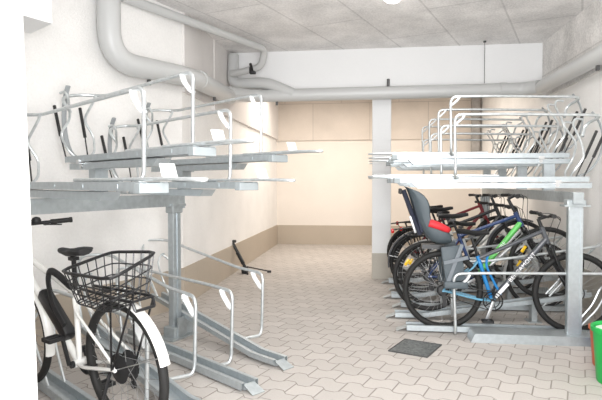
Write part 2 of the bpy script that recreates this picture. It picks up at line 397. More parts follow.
# ---------------------------------------------------------------- bicycle racks
HSIDE = -1
def prof_z(t, raised):
    if not raised: return .012
    return .012+max(0, t-.25)*.155
def wheel_holder(bm, x0, z0, h=.5):
    for s in (-1, 1):
        pts = [(x0-.09, s*.05, z0), (x0-.08, s*.10, z0+h*.10), (x0+.0, s*.13, z0+h*.36), (x0+.0, s*.05, z0+h*.62), (x0-.09, s*.10, z0+h*.93), (x0-.08, s*.12, z0+h*1.02), (x0-.02, s*.13, z0+h*1.0)]
        tube(bm, fillet(pts, .05, 4), .0095, 8)
def rack_low(end, rz, raised, label, group, L=1.72, th=.46, pf=.2, gx=0., gz=(.16, .02)):
    root = empty('floor_bike_rail', (end[0], end[1], 0), rz, label, 'bike rack', group)
    zt = lambda t: prof_z(t, raised)
    # channel: base plate and two folded lips
    bm = nb(); ts = [0, .25, L]
    for a, b in zip(ts, ts[1:]):
        za, zb = zt(a), zt(b)
        bar(bm, (a, 0, za), (b, 0, zb), .085, .006)
        for s in (-1, 1):
            bar(bm, (a, s*.043, za+.024), (b, s*.043, zb+.024), .005, .048)
            bar(bm, (a, s*.056, za+.047), (b, s*.056, zb+.047), .028, .005)
            if raised: bar(bm, (a, s*.069, za+.03), (b, s*.069, zb+.03), .004, .036)
            else: bar(bm, (a, s*.069, za+.024), (b, s*.069, zb+.024), .004, .044)
    obj('channel', bm, M['galv'], root, smooth=False)
    bm = nb()
    f = lambda p: bm.verts.new(p)
    a, b, c, d = f((-.09, -.05, .002)), f((-.09, .05, .002)), f((.01, .045, .04)), f((.01, -.045, .04))
    bm.faces.new((a, b, c, d)); e, g, h, k = f((-.09, -.05, .006)), f((-.09, .05, .006)), f((.01, .045, .046)), f((.01, -.045, .046))
    bm.faces.new((e, g, h, k)); bm.faces.new((a, b, g, e)); bm.faces.new((b, c, h, g)); bm.faces.new((c, d, k, h)); bm.faces.new((d, a, e, k))
    obj('end_ramp', bm, M['galv_old'], root, smooth=False)
    # guide tube
    s = HSIDE; zb = .585 if raised else .55; gl = L+gx
    zf = zt(th)+.02
    pts = [(th+.02, s*.06, zf), (th, s*(pf-.02), zf-.004), (th, s*pf, zf+.05), (th-.02, s*pf, zb), (th+.30, s*pf, zb+.01), (gl+.02, s*(pf-.03), zb+gz[0 if raised else 1]),
           (gl+.08, s*.02, zb+gz[0 if raised else 1]+.01), (gl-.08, -s*.07, zb-.03), (L-.12, -s*.07, zt(L)+.04)]
    bm = nb(); tube(bm, fillet(pts, .075, 6), .0125, 10); obj('guide_tube', bm, M['tube'], root)
    bm = nb(); tube(bm, fillet([(th+.115, s*pf, zb-.005), (th+.095, s*pf, zb-.045), (th+.02, s*pf, zb-.115), (th-.005, s*pf, zb-.125)], .03, 3), 1, 8, flat=(.022, .012))
    obj('corner_pad', bm, M['pad'], root)
    bm = nb(); x0 = L-.25; z0 = zt(x0)+.04
    for q in (-1, 1):
        tube(bm, fillet([(x0-.12, q*.05, z0), (x0+.05, q*.06, z0+.2), (x0+.12, q*.07, z0+.36), (x0+.17, 0, z0+.42), (x0+.12, -q*.0, z0+.43)], .06, 4), .009, 6)
    obj('wheel_holder', bm, M['tube'], root)
    if raised:
        bm = nb(); bar(bm, (L-.5, 0, 0), (L-.5, 0, zt(L-.5)), .10, .05, up=(1, 0, 0)); box(bm, (L-.5, 0, .004), (.12, .16, .008))
        obj('support_foot', bm, M['galv_old'], root, smooth=False)
    return root
def rack_high(end, rz, raised, label, group, zl, zh, L=1.75, th=.46, pf=.2, fixstart=.42, plate=True, hl=1.87, hh=2.07, fixend=None, rodx=-.42, ps=.85):
    zt = zh if raised else zl      # top of the tray
    root = empty('upper_bike_tray', (end[0], end[1], zt-.13), rz, label, 'bike rack', group)
    Z = .13
    bm = nb()   # sliding tray
    box(bm, (L/2, 0, Z-.042), (L, .075, .005))
    for s in (-1, 1):
        box(bm, (L/2, s*.037, Z-.022), (L, .005, .044)); box(bm, (L/2, s*.055, Z-.002), (L, .034, .005)); box(bm, (L/2, s*.071, Z-.022), (L, .004, .044))
    for k in (.22, .62, 1.02, 1.42):
        box(bm, (k, s*.0735, Z-.022), (.012, .003, .02))
    obj('tray', bm, M['galv'], root, smooth=False)
    bm = nb(); box(bm, (.02, 0, Z-.03), (.055, .152, .048), bev=.004)
    obj('end_cap', bm, M['cap'], root, smooth=False)
    bm = nb(); fe = fixend or L   # fixed guide rail beneath
    prism(bm, [(fixstart, Z-.052), (fixstart+.05, Z-.098), (fe, Z-.098), (fe, Z-.052)], -.05, .05)
    obj('fixed_rail', bm, M['galv'], root, smooth=False)
    bm = nb()
    for s in (-1, 1): lathe(bm, [(.018, -.004), (.018, .004)], (L-.25, s*.054, Z-.075), 'y', 12)
    box(bm, (L-.25, 0, Z-.045), (.05, .16, .03)); obj('bolt', bm, M['steel'], root)
    # pull handle: a flat loop of rod in front of the tray
    bm = nb(); tube(bm, fillet([(.35, -.05, Z+.012), (rodx+.2, -.05, Z+.012), (rodx+.04, -.03, Z+.008), (rodx, 0, Z+.006), (rodx+.04, .03, Z+.008), (rodx+.2, .05, Z+.012), (.35, .05, Z+.012)], .05, 4), .009, 8)
    tube(bm, [(.34, 0, Z+.01), (.9, 0, Z+.012)], .011, 8)
    obj('pull_handle', bm, M['tube'], root)
    if plate:
        bm = nb(); bar(bm, (-.115, 0, Z+.08), (-.145, 0, Z+.012), .075, .007, up=(1, 0, .5)); bar(bm, (-.115, 0, Z+.08), (-.10, 0, Z+.012), .02, .006, up=(1, 0, .5))
        obj('handle_plate', bm, M['white'], root, smooth=False)
    s = HSIDE; zb = (hh if raised else hl)-(zt-.13)
    top2 = zb-.02
    pts = [(th+.04, s*.07, Z-.01), (th, s*(pf-.03), Z-.012), (th, s*pf, Z+.04), (th-.01, s*pf, zb), (th+.35, s*pf, zb-.002), (L, s*(pf-.02), top2),
           (L+.09, s*.06, top2+.0), (L+.02, -s*.09, top2-.05), (L-.02, -s*.03, top2-.16)]
    bm = nb(); tube(bm, fillet(pts, .07, 6), .0125, 10); obj('guide_tube', bm, M['tube'], root)
    bm = nb(); tube(bm, fillet([(th+.14*ps, s*pf, zb-.005), (th+.115*ps, s*pf, zb-.06*ps), (th+.02*ps, s*pf, zb-.145*ps), (th-.005, s*pf, zb-.155*ps)], .03, 3), 1, 8, flat=(.022, .012))
    obj('corner_pad', bm, M['pad'], root)
    bm = nb(); wheel_holder(bm, L-.06, Z-.01, top2-Z-.02); obj('wheel_holder', bm, M['tube'], root)
    for q in (-1, 1):
        bm = nb(); rod(bm, (L-.05, q*.085, Z), (L+.02, q*.095, Z+.16), .006, 6); rod(bm, (L+.02, q*.095, Z+.16), (L+.12, q*.10, Z+.40), .0125, 8); obj('gas_strut', bm, M['strut'], root)
    # curved wheel cradle band
    bm = nb(); P = [(L-.10+.24*math.sin(a), -s*.02, Z+.0+.50*(1-math.cos(a))*.62) for a in [R(k) for k in range(10, 150, 12)]]
    tube(bm, P, 1, 8, flat=(.020, .008)); obj('wheel_cradle', bm, M['greyplastic'], root)
    return root

# left rack, turned towards the doorway
DL = (-.788, .616); RZL = math.atan2(DL[1], DL[0])
ends = [(-.64, 3.83), (-.76, 3.36), (-.90, 2.885), (-.995, 2.41)]
lowlab = ['raised floor rail of the left rack farthest from the camera, beside the post foot', 'flat floor rail of the left rack, second from the far end',
          'raised floor rail of the left rack, between the white bicycle and the flat empty rail', 'flat floor rail under the wheels of the white bicycle']
uplab = ['upper tray of the left rack reaching farthest to the right, high level', 'low level upper tray of the left rack, second from the far end',
         'high level upper tray of the left rack nearest the doorway', 'lower level upper tray of the left rack above the white bicycle']
for k, e in enumerate(ends):
    raised = k % 2 == 0
    rack_low(e, RZL, raised, lowlab[k], 'floor rails of the left rack', L=1.72 if k < 2 else 1.6, th=.52 if raised else .44, pf=.27 if raised else .19, gx=.22 if k == 0 else .05, gz=(.17, .02))
    rack_high(e, RZL, raised, uplab[k], 'upper trays of the left rack', 1.335, 1.53, L=1.92 if k == 3 else 1.75, th=.52 if raised else .44, pf=.27 if raised else .19, hl=1.85, hh=2.05, fixend=1.72)
# frame of the left rack
fr = empty('rack_frame', (-1.665, 4.47, 0), math.atan2(.94, .342), 'galvanised post and beam frame of the left two tier rack', 'rack frame')
# local x runs along the row, away from the camera
bm = nb(); box(bm, (0, 0, .575), (.10, .06, 1.15), bev=.006); box(bm, (.012, -.033, .6), (.03, .008, 1.1)); obj('post', bm, M['galv'], fr, smooth=False)
bm = nb(); box(bm, (-2.3, 0, .575), (.10, .06, 1.15), bev=.006); obj('post', bm, M['galv'], fr, smooth=False)
bm = nb(); box(bm, (0, 0, 1.14), (.17, .12, .02)); box(bm, (0, .0, 1.105), (.13, .085, .07), bev=.01)
for q in (-1, 1): lathe(bm, [(.012, 0), (.012, .035)], (q*.072, -.045, 1.11), 'z', 8)
obj('post_head', bm, M['galv_old'], fr, smooth=False)
bm = nb(); box(bm, (-1.35, 0, 1.18), (2.9, .07, .10)); box(bm, (-1.35, -.03, 1.228), (2.9, .02, .006)); obj('beam', bm, M['galv_old'], fr, smooth=False)
bm = nb(); box(bm, (0, .0, .05), (.16, .13, .10), bev=.01); box(bm, (0, -.07, .09), (.10, .012, .18)); box(bm, (0, .0, .006), (.3, .2, .012)); obj('post_foot', bm, M['galv_old'], fr, smooth=False)
def on_beam(e):       # position along the beam where a tray crosses it
    A = Matrix(((DL[0], -.342), (DL[1], -.94))); b = Vector((-1.665-e[0], 4.47-e[1])); t = A.inverted() @ b
    return t[1]
# stubs lifting the high trays
for k in (0, 2):
    s = on_beam(ends[k])
    bm = nb(); box(bm, (s, 0, (1.23+1.425)/2), (.12, .06, .20)); box(bm, (s, 0, 1.428), (.16, .1, .008)); obj('riser', bm, M['galv'], fr, smooth=False)

# right rack, square to the right wall
NR = 8; SP = .455; Y0 = 4.92
wide = ['first', 'second', 'third', 'fourth', 'fifth', 'sixth', 'seventh', 'last']
for k in range(NR):
    y = Y0+SP*k; raised = k % 2 == 1
    nm = wide[k]
    low = f'{"raised" if raised else "flat"} floor rail of the right rack, {nm} in the row from the camera'
    up = f'{"high" if raised else "low"} upper tray of the right rack, {nm} in the row from the camera'
    rack_low((.33 if not raised else .25, y), 0, raised, low, 'floor rails of the right rack', L=1.80, th=.40 if not raised else .52, pf=.2)
    rack_high((.22, y), 0, raised, up, 'upper trays of the right rack', 1.375, 1.60, L=1.62, th=.50 if not raised else .53, pf=.2, fixstart=.15, rodx=-.24, ps=.5, plate=False, hl=1.90, hh=2.12, fixend=1.65)
fr = empty('rack_frame', (1.675, 4.70, 0), 0, 'galvanised post and floor plate frame of the right two tier rack', 'rack frame')
bm = nb(); box(bm, (0, 0, .60), (.115, .055, 1.06), bev=.006); box(bm, (.045, -.03, .6), (.02, .008, 1.0)); box(bm, (-.045, -.03, .6), (.02, .008, 1.0)); obj('post', bm, M['galv'], fr, smooth=False)
bm = nb(); box(bm, (0, 3.5, .60), (.13, .055, 1.06), bev=.006); obj('post', bm, M['galv'], fr, smooth=False)
bm = nb(); box(bm, (0, 0, 1.135), (.20, .12, .014)); box(bm, (0, 0, 1.16), (.15, .09, .05), bev=.008); obj('post_head', bm, M['galv_old'], fr, smooth=False)
bm = nb(); box(bm, (0, 1.72, 1.2), (.08, 3.6, .09)); obj('beam', bm, M['galv_old'], fr, smooth=False)
bm = nb(); prism(bm, [(-.84, .0), (-.81, .07), (-.80, .075), (.13, .075), (.14, .0)], -.11, .09)
for q in (.02, .05, .08): box(bm, (-.25+q, -.112, .04), (.012, .004, .01))
obj('floor_plate', bm, M['galv'], fr, smooth=False)
for k in range(1, NR, 2):
    bm = nb(); box(bm, (0, Y0+SP*k-4.70, (1.25+1.50)/2), (.10, .06, .25)); obj('riser', bm, M['galv'], fr, smooth=False)

# ---------------------------------------------------------------- bicycles
def wheel(parent, name, x, z, r, tyre_w=.022, spoke_m='spoke', disc=False, rim_m='blackmatt', ns=28, hub_m='alu', reflector=None, hubr=.02, y=0):
    bm = nb(); torus(bm, (0, 0, 0), r-.036, 1, sub=8, seg=48, flat=(.011, .011))
    root = obj(name, bm, M[rim_m], parent, (x, y, z), label=None)
    bm = nb(); torus(bm, (0, 0, 0), r-tyre_w, tyre_w, seg=56, sub=10); obj('tyre', bm, M['rubber'], root)
    bm = nb()
    for k in range(ns):
        a = 2*PI*k/ns; s = 1 if k % 2 else -1; a2 = a+(.9 if (k//2) % 2 else -.9)
        rod(bm, (hubr*math.cos(a2), s*.03, hubr*math.sin(a2)), ((r-.045)*math.cos(a), 0, (r-.045)*math.sin(a)), .0013, 4)
    obj('spokes', bm, M[spoke_m], root)
    bm = nb(); lathe(bm, [(.01, -.055), (.01, -.045), (hubr, -.034), (hubr*.7, -.024), (hubr*.7, .024), (hubr, .034), (.01, .045), (.01, .055)], axis='y', seg=16); obj('hub', bm, M[hub_m], root)
    if disc:
        bm = nb(); torus(bm, (0, -.041, 0), .066, 1, seg=32, sub=6, flat=(.012, .0012))
        for k in range(5): rod(bm, (.02*math.cos(k*1.257), -.041, .02*math.sin(k*1.257)), (.056*math.cos(k*1.257), -.041, .056*math.sin(k*1.257)), .003, 5)
        obj('brake_disc', bm, M['clamp'], root)
    if reflector is not None:
        for a in reflector:
            bm = nb(); c = Vector(((r-.10)*math.cos(a), -.012, (r-.10)*math.sin(a)))
            bar(bm, c-Vector((-math.sin(a), 0, math.cos(a)))*.035, c+Vector((-math.sin(a), 0, math.cos(a)))*.035, .012, .028, up=(math.cos(a), 0, math.sin(a)), bev=.003)
            obj('reflector', bm, M['yellow'], root)
    return root
def fender(parent, name, x, z, r, a0, a1, m, wd=.032):
    bm = nb(); P = [(x+r*math.cos(R(a)), 0, z+r*math.sin(R(a))) for a in range(a0, a1+1, 8)]
    # curved sheet with a shallow crown
    rows = []
    for p, a in zip(P, range(a0, a1+1, 8)):
        n = Vector((math.cos(R(a)), 0, math.sin(R(a))))
        rows.append([bm.verts.new(Vector(p)+Vector((0, yy, 0))+n*h) for yy, h in ((-wd, -.014), (-wd*.7, -.002), (0, .004), (wd*.7, -.002), (wd, -.014), (wd*.9, -.017), (0, 0), (-wd*.9, -.017))])
    for A, B in zip(rows, rows[1:]):
        for k in range(8): bm.faces.new((A[k], A[(k+1) % 8], B[(k+1) % 8], B[k]))
    bm.faces.new(rows[0]); bm.faces.new(rows[-1][::-1])
    return obj(name, bm, m, parent)

def bike(loc, rz, label, r=.345, tilt=0, wb=1.10, bbx=.44, bbz=.28, seat=(.26, .90), stt=(.33, .72), hth=(.90, .88), htl=(.945, .72),
         frame='gframe', down=None, stays=None, seat_tube=None, fork='black', barz=1.03, barx=.90, barw=.29, sweep=.05, rise=0, fend=None, rack=False,
         disc=False, light=False, steer=0, refl=None, spoke='spoke', text=None, group='bicycles parked in the right rack', step=False, suspension=False, rim='blackmatt', tw=.022, saddle_col='blackmatt', crank_a=200, city=False, basket_front=False, hubr=.02):
    root = empty('bicycle', loc, rz, label, 'bicycle', group, tilt)
    rh = V(0, 0, r); fh = V(wb, 0, r); bb = V(bbx, 0, bbz); st = V(stt[0], 0, stt[1]); h1 = V(hth[0], 0, hth[1]); h0 = V(htl[0], 0, htl[1])
    # frame
    bm = nb()
    if down is None: rod(bm, h0+(h1-h0)*.25, bb, .021, 12)
    if not step: rod(bm, h1-(h1-h0)*.25, st-(st-bb)*.06, .017, 12)
    else: tube(bm, fillet([h1-(h1-h0)*.35, (h1+bb)/2+V(.0, 0, -.02), bb+(st-bb)*.45], .2, 6), .016, 10)
    if seat_tube is None: rod(bm, bb, st, .016, 12)
    rod(bm, h0, h1, .021, 12)
    fo = obj('frame', bm, M[frame], root)
    if down:
        bm = nb(); rod(bm, h0+(h1-h0)*.25, bb, .025, 12); dt = obj('down_tube', bm, M[down], root)
    if seat_tube:
        bm = nb(); rod(bm, bb, st, .018, 12); obj('seat_tube', bm, M[seat_tube], root)
    bm = nb()
    for s in (-1, 1):
        tube(bm, fillet([bb+V(-.02, s*.025, 0), bb+V(-.12, s*.045, .01), rh+V(.02, s*.062, 0), rh+V(-.01, s*.062, 0)], .05, 3), .010, 8)
        tube(bm, fillet([st+V(0, s*.015, -.05), st+V(-.05, s*.04, -.11), rh+V(.02, s*.062, .04), rh+V(0, s*.062, 0)], .05, 3), .008, 8)
    lathe(bm, [(.024, -.036), (.024, .036)], bb, 'y', 16)
    obj('rear_stays', bm, M[stays or frame], root)
    # seatpost and saddle
    sd = V(seat[0], 0, seat[1]); dirp = (st-bb).normalized(); pt = st+dirp*((sd.z-.05-st.z)/max(.2, dirp.z))
    bm = nb(); rod(bm, st-dirp*.02, pt, .0135, 10); box(bm, pt+V(0, 0, .01), (.05, .04, .02)); obj('seat_post', bm, M['black'], root)
    bm = nb(); rows = []
    for t, wdt, zz, th_ in ((-.13, .04, .012, .025), (-.11, .06, .018, .038), (-.06, .064, .016, .04), (0, .042, .004, .035), (.06, .028, 0, .038), (.12, .020, .002, .03), (.15, .012, -.004, .02)):
        c = V(pt.x+t, 0, sd.z+zz)
        rows.append([bm.verts.new(c+V(0, wdt*math.cos(q), (0 if math.sin(q) > 0 else th_*math.sin(q)*.9)+.012*abs(math.sin(q))*(1 if math.sin(q) > 0 else 0))) for q in [2*PI*i/12 for i in range(12)]])
    for A, B in zip(rows, rows[1:]):
        for k in range(12): bm.faces.new((A[k], A[(k+1) % 12], B[(k+1) % 12], B[k]))
    bm.faces.new(rows[0][::-1]); bm.faces.new(rows[-1]); obj('saddle', bm, M[saddle_col], root)
    # fork, stem, handlebar
    ax = (h1-h0).normalized()
    bm = nb(); crown = h0-ax*.03
    bar(bm, crown+V(0, -.06, 0), crown+V(0, .06, 0), .035, .035, bev=.006)
    for s in (-1, 1):
        if suspension: rod(bm, crown+V(0, s*.06, 0), crown+V(0, s*.06, 0)-ax*.16, .015, 10); rod(bm, crown+V(0, s*.06, 0)-ax*.14, fh+V(-.02, s*.06, 0), .021, 10); rod(bm, fh+V(-.02, s*.06, 0), fh+V(0, s*.055, 0), .012, 8)
        else: tube(bm, fillet([crown+V(0, s*.055, 0), fh+V(-.05, s*.058, .12), fh+V(0, s*.058, 0)], .1, 4), .012, 8)
    rod(bm, h0-ax*.03, h0, .022, 10)
    obj('fork', bm, M[fork], root)
    stm = h1+ax*.06; bc = V(barx, 0, barz)
    bm = nb(); rod(bm, h1, stm+ax*max(0, barz-stm.z-.02), .015, 10); top = stm+ax*max(0, barz-stm.z-.02); rod(bm, top, bc, .015, 10); obj('stem', bm, M['black'], root)
    rot = Matrix.Rotation(steer, 3, 'Z')
    bp = [V(-sweep, -barw, rise), V(-sweep*.3, -barw*.5, rise), V(0, -.07, 0), V(0, .07, 0), V(-sweep*.3, barw*.5, rise), V(-sweep, barw, rise)]
    bp = [rot @ p+bc for p in bp]
    bm = nb(); tube(bm, fillet(bp, .06, 4), .0115, 10); hb = obj('handlebar', bm, M['black'], root)
    for s in (-1, 1):
        e1 = bp[0] if s < 0 else bp[-1]; e0 = bp[1] if s < 0 else bp[-2]; d = (e1-e0).normalized()
        bm = nb(); rod(bm, e1-d*.12, e1+d*.004, .0165, 10); rod(bm, e1-d*.002, e1+d*.012, .0185, 10); obj('grip', bm, M['rubber'], hb)
        bm = nb(); box(bm, e1-d*.145+V(.01, 0, -.005), (.03, .03, .03), bev=.006); tube(bm, [e1-d*.145+V(.02, 0, -.01), e1-d*.12+V(.055, 0, -.02), e1-d*.03+V(.05, 0, -.03)], .005, 6); obj('brake_lever', bm, M['blackmatt'], hb)
    if not city:
        bm = nb()
        tube(bm, fillet([bp[1]+V(.02, 0, 0), bp[1]+V(.10, .03, -.02), h1+V(.09, -.03, -.10), h0+V(.05, -.04, -.08)], .08, 5), .0028, 5)
        tube(bm, fillet([bp[-2]+V(.02, 0, 0), bp[-2]+V(.12, -.05, .0), h1+V(.05, .04, -.14), h0+V(-.05, .03, -.05)], .08, 5), .0028, 5)
        obj('brake_cables', bm, M['black'], hb)
    # drivetrain on the right hand side (local -y)
    bm = nb(); torus(bm, bb+V(0, -.046, 0), .082, 1, seg=36, sub=6, flat=(.018, .004)); torus(bm, bb+V(0, -.041, 0), .058, 1, seg=30, sub=6, flat=(.008, .003))
    for k in range(5): bar(bm, bb+V(.01*math.cos(k*1.257), -.044, .01*math.sin(k*1.257)), bb+V(.08*math.cos(k*1.257), -.044, .08*math.sin(k*1.257)), .006, .016, up=(0, 1, 0))
    lathe(bm, [(.02, -.058), (.02, .055)], bb, 'y', 12); ck = obj('crankset', bm, M['blackmatt'], root)
    for s in (-1, 1):
        a = R(crank_a)+(PI if s > 0 else 0); e = bb+V(.17*math.cos(a), 0, .17*math.sin(a))
        bm = nb(); bar(bm, bb+V(0, s*.062, 0), e+V(0, s*.068, 0), .014, .025, bev=.003); ca = obj('crank_arm', bm, M['alu' if s < 0 else 'blackmatt'], ck)
        bm = nb(); c = e+V(0, s*.12, 0)
        for q in (-1, 1): box(bm, c+V(q*.04, 0, 0), (.012, .085, .02)); box(bm, c+V(0, q*.038, 0), (.08, .012, .02))
        rod(bm, e+V(0, s*.07, 0), c+V(0, s*.04, 0), .010, 8); obj('pedal', bm, M['blackmatt'], ck)
    bm = nb()
    for k in (-1, 1):
        rod(bm, bb+V(-.01, -.046, k*.09), rh+V(0, -.046, k*.035), .0045, 5)
    lathe(bm, [(.02, -.05), (.04, -.049), (.055, -.036), (.05, -.03), (.02, -.03)], rh, 'y', 20)
    obj('chain', bm, M['strut'], root)
    bm = nb(); bar(bm, rh+V(.0, -.055, -.02), rh+V(.015, -.055, -.12), .012, .03); lathe(bm, [(.022, -.058), (.022, -.048)], rh+V(.012, 0, -.12), 'y', 12); obj('derailleur', bm, M['blackmatt'], root)
    wheel(root, 'rear_wheel', 0, r, r, tw, spoke, disc, rim, reflector=refl, hubr=hubr, hub_m='blackmatt' if hubr > .03 else 'alu')
    wheel(root, 'front_wheel', wb, r, r, tw, spoke, disc, rim, reflector=refl)
    if fend:
        fender(root, 'rear_mudguard', 0, r, r+.018, 55, 167 if city else 184, M[fend], wd=.03); fender(root, 'front_mudguard', wb, r, r+.018, 60, 196, M[fend], wd=.03)
        bm = nb()
        for s in (-1, 1): rod(bm, rh+V(0, s*.05, 0), V((r+.01)*math.cos(R(160)), s*.03, r+(r+.01)*math.sin(R(160))), .003, 5)
        obj('mudguard_stay', bm, M['steel'], root)
    if rack:
        bm = nb(); zz = 2*r+.06
        for s in (-1, 1):
            tube(bm, fillet([V(.22, s*.03, zz), V(-.15, s*.05, zz), V(-.24, s*.03, zz)], .03, 3), .006, 6)
            rod(bm, V(-.05, s*.05, zz), rh+V(0, s*.06, 0), .005, 6); rod(bm, V(-.16, s*.05, zz), rh+V(0, s*.06, 0), .005, 6)
        for xx in (-.2, -.08, .05): rod(bm, V(xx, -.05, zz), V(xx, .05, zz), .005, 6)
        rod(bm, V(-.24, -.03, zz), V(-.24, .03, zz), .006, 6)
        obj('carrier', bm, M['black'], root)
    if light:
        bm = nb(); box(bm, V(-.262, 0, 2*r+.05), (.035, .10, .05), bev=.01); obj('rear_light', bm, M['redlens'], root, label='red rear light')
    if text:
        s_, m_, sz = text; d = ((h0+(h1-h0)*.25)-bb).normalized()
        cu = bpy.data.curves.new('lettering', 'FONT'); cu.body = s_; cu.size = sz; cu.align_x = 'CENTER'; cu.align_y = 'CENTER'; cu.extrude = .0008; cu.space_character = 1.1
        tmp = bpy.data.objects.new('tmp', cu); C.objects.link(tmp); dg = bpy.context.evaluated_depsgraph_get()
        me = bpy.data.meshes.new_from_object(tmp.evaluated_get(dg)); bpy.data.objects.remove(tmp)
        me.materials.clear(); me.materials.append(M[m_])
        t = bpy.data.objects.new('lettering', me); C.objects.link(t); t.parent = dt if down else fo
        X = d; Yv = V(0, -1, 0).cross(X); Zv = V(0, -1, 0)
        t.matrix_local = Matrix.Translation(bb+d*((h0-bb).length*.56)+V(0, -.0262, 0)) @ Matrix((X, Yv, Zv)).transposed().to_4x4()
    return root

def yb(k): return Y0+SP*k
b1 = bike((.645, yb(0), .02), 0, 'grey, white and blue mountain bike nearest the camera, carrying the child seat', r=.352, wb=1.115, bbx=.425, bbz=.27, seat=(.25, .87), stt=(.30, .66), hth=(.835, .92), htl=(.89, .78),
          frame='gframe', down='gframe', stays='lblue', seat_tube='bluef', fork='black', barz=1.01, barx=.87, barw=.31, sweep=.03, rise=.02, disc=True, suspension=True, text=('BERGAMONT', 'whitetxt', .050), tw=.027, crank_a=250)
# second, curved blue tube and the white stripe of this frame
bm = nb(); tube(bm, fillet([(.50, -.0, .32), (.43, -.0, .45), (.37, 0, .58), (.39, 0, .68)], .12, 5), .011, 8); obj('frame_brace', bm, M['bluef'], b1)
bm = nb(); d = (V(.88, 0, .80)-V(.425, 0, .27)).normalized(); p0 = V(.425, 0, .27); bar(bm, p0+d*.04+V(.0, -.022, .0), p0+d*.20+V(.0, -.022, .0), .010, .030, up=(0, 0, 1)); obj('frame_stripe', bm, M['whitetxt'], b1)
bt = R(7.5)
def rbike(k, label, **kw):
    raised = k % 2 == 1
    return bike((.645-(.03 if raised else 0), yb(k), .075 if raised else .02), 0, label, tilt=bt if raised else 0, **kw)
rbike(1, 'navy bicycle with a green down tube, behind the nearest bicycle', r=.345, frame='navy', down='green', fork='black', seat=(.27, .90), barz=1.02, disc=True, refl=(R(140), R(320)), suspension=True, text=('CUBE', 'whitetxt', .05), bbx=.44, hth=(.88, .86), htl=(.93, .72), barw=.27)
rbike(2, 'silver bicycle with silver mudguards, third bicycle from the camera', frame='silverf', fork='silverf', fend='silverf', rack=True, step=True, barz=1.06, barx=.82, barw=.27, sweep=.10, seat=(.25, .88), rim='alu', refl=(R(150),))
rbike(3, 'dark bicycle with grey mudguards and red rear light, fourth from the camera', frame='black', fork='black', fend='gframe', rack=True, light=True, barz=1.0, barw=.27, seat=(.25, .92))
rbike(4, 'white framed city bicycle, fifth from the camera', frame='wframe', fork='wframe', fend='black', rack=True, light=True, barz=1.05, barx=.84, barw=.27, sweep=.10, step=True)
rbike(5, 'dark red bicycle, sixth from the camera', frame='maroon', fork='maroon', barz=.98, barw=.27, rack=True)
rbike(6, 'black bicycle, seventh from the camera, near the column', frame='black', fork='black', barz=1.03, barw=.27, fend='black', light=True, rack=True)

# child seat on the nearest bicycle
cs = empty('child_seat', (.56, yb(0), .66), 0, 'grey child bicycle seat with red bar over the rear wheel of the nearest bicycle', 'child seat')
def shell(bm, secs, th=.018):
    """secs: list of (x, z, halfwidth, wing, nx, nz): U shaped sections swept"""
    rows = []
    for x, z, hw, wg, nx, nz in secs:
        n = V(nx, 0, nz).normalized(); c = V(x, 0, z)
        inner = [c+V(0, -hw, 0)+n*wg, c+V(0, -hw*.96, 0)+n*wg*.45, c+V(0, -hw*.7, 0)+n*.012, c, c+V(0, hw*.7, 0)+n*.012, c+V(0, hw*.96, 0)+n*wg*.45, c+V(0, hw, 0)+n*wg]
        outer = [p-n*th+V(0, th*.8*(1 if p.y > 0 else -1 if p.y < 0 else 0), 0) for p in inner]
        outer[0] += n*th; outer[-1] += n*th
        rows.append([bm.verts.new(p) for p in inner+outer[::-1]])
    L_ = len(rows[0])
    for A, B in zip(rows, rows[1:]):
        for k in range(L_): bm.faces.new((A[k], A[(k+1) % L_], B[(k+1) % L_], B[k]))
    bm.faces.new(rows[0][::-1]); bm.faces.new(rows[-1])
bm = nb()
# local origin: x over the rear hub (bike x=0), z = .62 above ground
shell(bm, [(-.26, .635, .085, .035, .8, -.5), (-.225, .625, .12, .10, .95, -.3), (-.19, .52, .14, .14, .98, -.0), (-.16, .42, .14, .125, .97, .1), (-.125, .32, .13, .085, .95, .2), (-.08, .225, .135, .12, .8, .6), (-.02, .15, .14, .13, .4, .9), (.08, .13, .14, .12, 0, 1), (.17, .15, .12, .07, -.2, 1)])
sh = obj('seat_shell', bm, M['seatgrey'], cs)
sub = sh.modifiers.new('s', 'SUBSURF'); sub.levels = 1; sub.render_levels = 1
bm = nb(); bar(bm, (-.185, 0, .52), (-.10, 0, .23), .18, .02, up=(1, 0, .2), bev=.008); bar(bm, (-.03, 0, .175), (.13, 0, .155), .2, .02, bev=.008); obj('seat_pad', bm, M['seatdark'], cs)
bm = nb(); tube(bm, [(-.262, 0, .60), (-.225, 0, .50), (-.19, 0, .40), (-.15, 0, .30), (-.115, 0, .21)], 1, 10, flat=(.075, .022)); bk_ = obj('back_strip', bm, M['seatdark'], cs)
bm = nb(); bar(bm, (-.205, -.03, .37), (-.155, -.03, .22), .03, .02, bev=.004); obj('back_bracket', bm, M['alu'], bk_)
bm = nb(); tube(bm, fillet([(-.05, -.15, .315), (.05, -.15, .285), (.11, -.12, .255), (.11, .12, .255), (.05, .15, .285), (-.05, .15, .315)], .06, 5), .030, 12)
obj('safety_bar', bm, M['red'], cs, label='red safety bar')
for s in (-1, 1):
    bm = nb()
    bar(bm, (.13, s*.14, .12), (.17, s*.17, -.18), .05, .17, up=(1, 0, 0), bev=.012)
    bar(bm, (.17, s*.175, -.18), (.17, s*.18, -.24), .10, .20, up=(1, 0, 0), bev=.012)
    lg = obj('leg_guard', bm, M['seatgrey'], cs)
    bm = nb(); bar(bm, (.07, s*.20, -.02), (.27, s*.20, .03), .012, .03); bar(bm, (.22, s*.19, .14), (.10, s*.19, -.2), .014, .03); obj('foot_strap', bm, M['strapgrey'], lg)
bm = nb(); tube(bm, fillet([(.06, -.04, .08), (.30, -.04, -.03), (.30, .04, -.03), (.06, .04, .08)], .03, 4), .007, 8); box(bm, (.0, 0, .10), (.2, .10, .04)); obj('carrier_bow', bm, M['black'], cs)
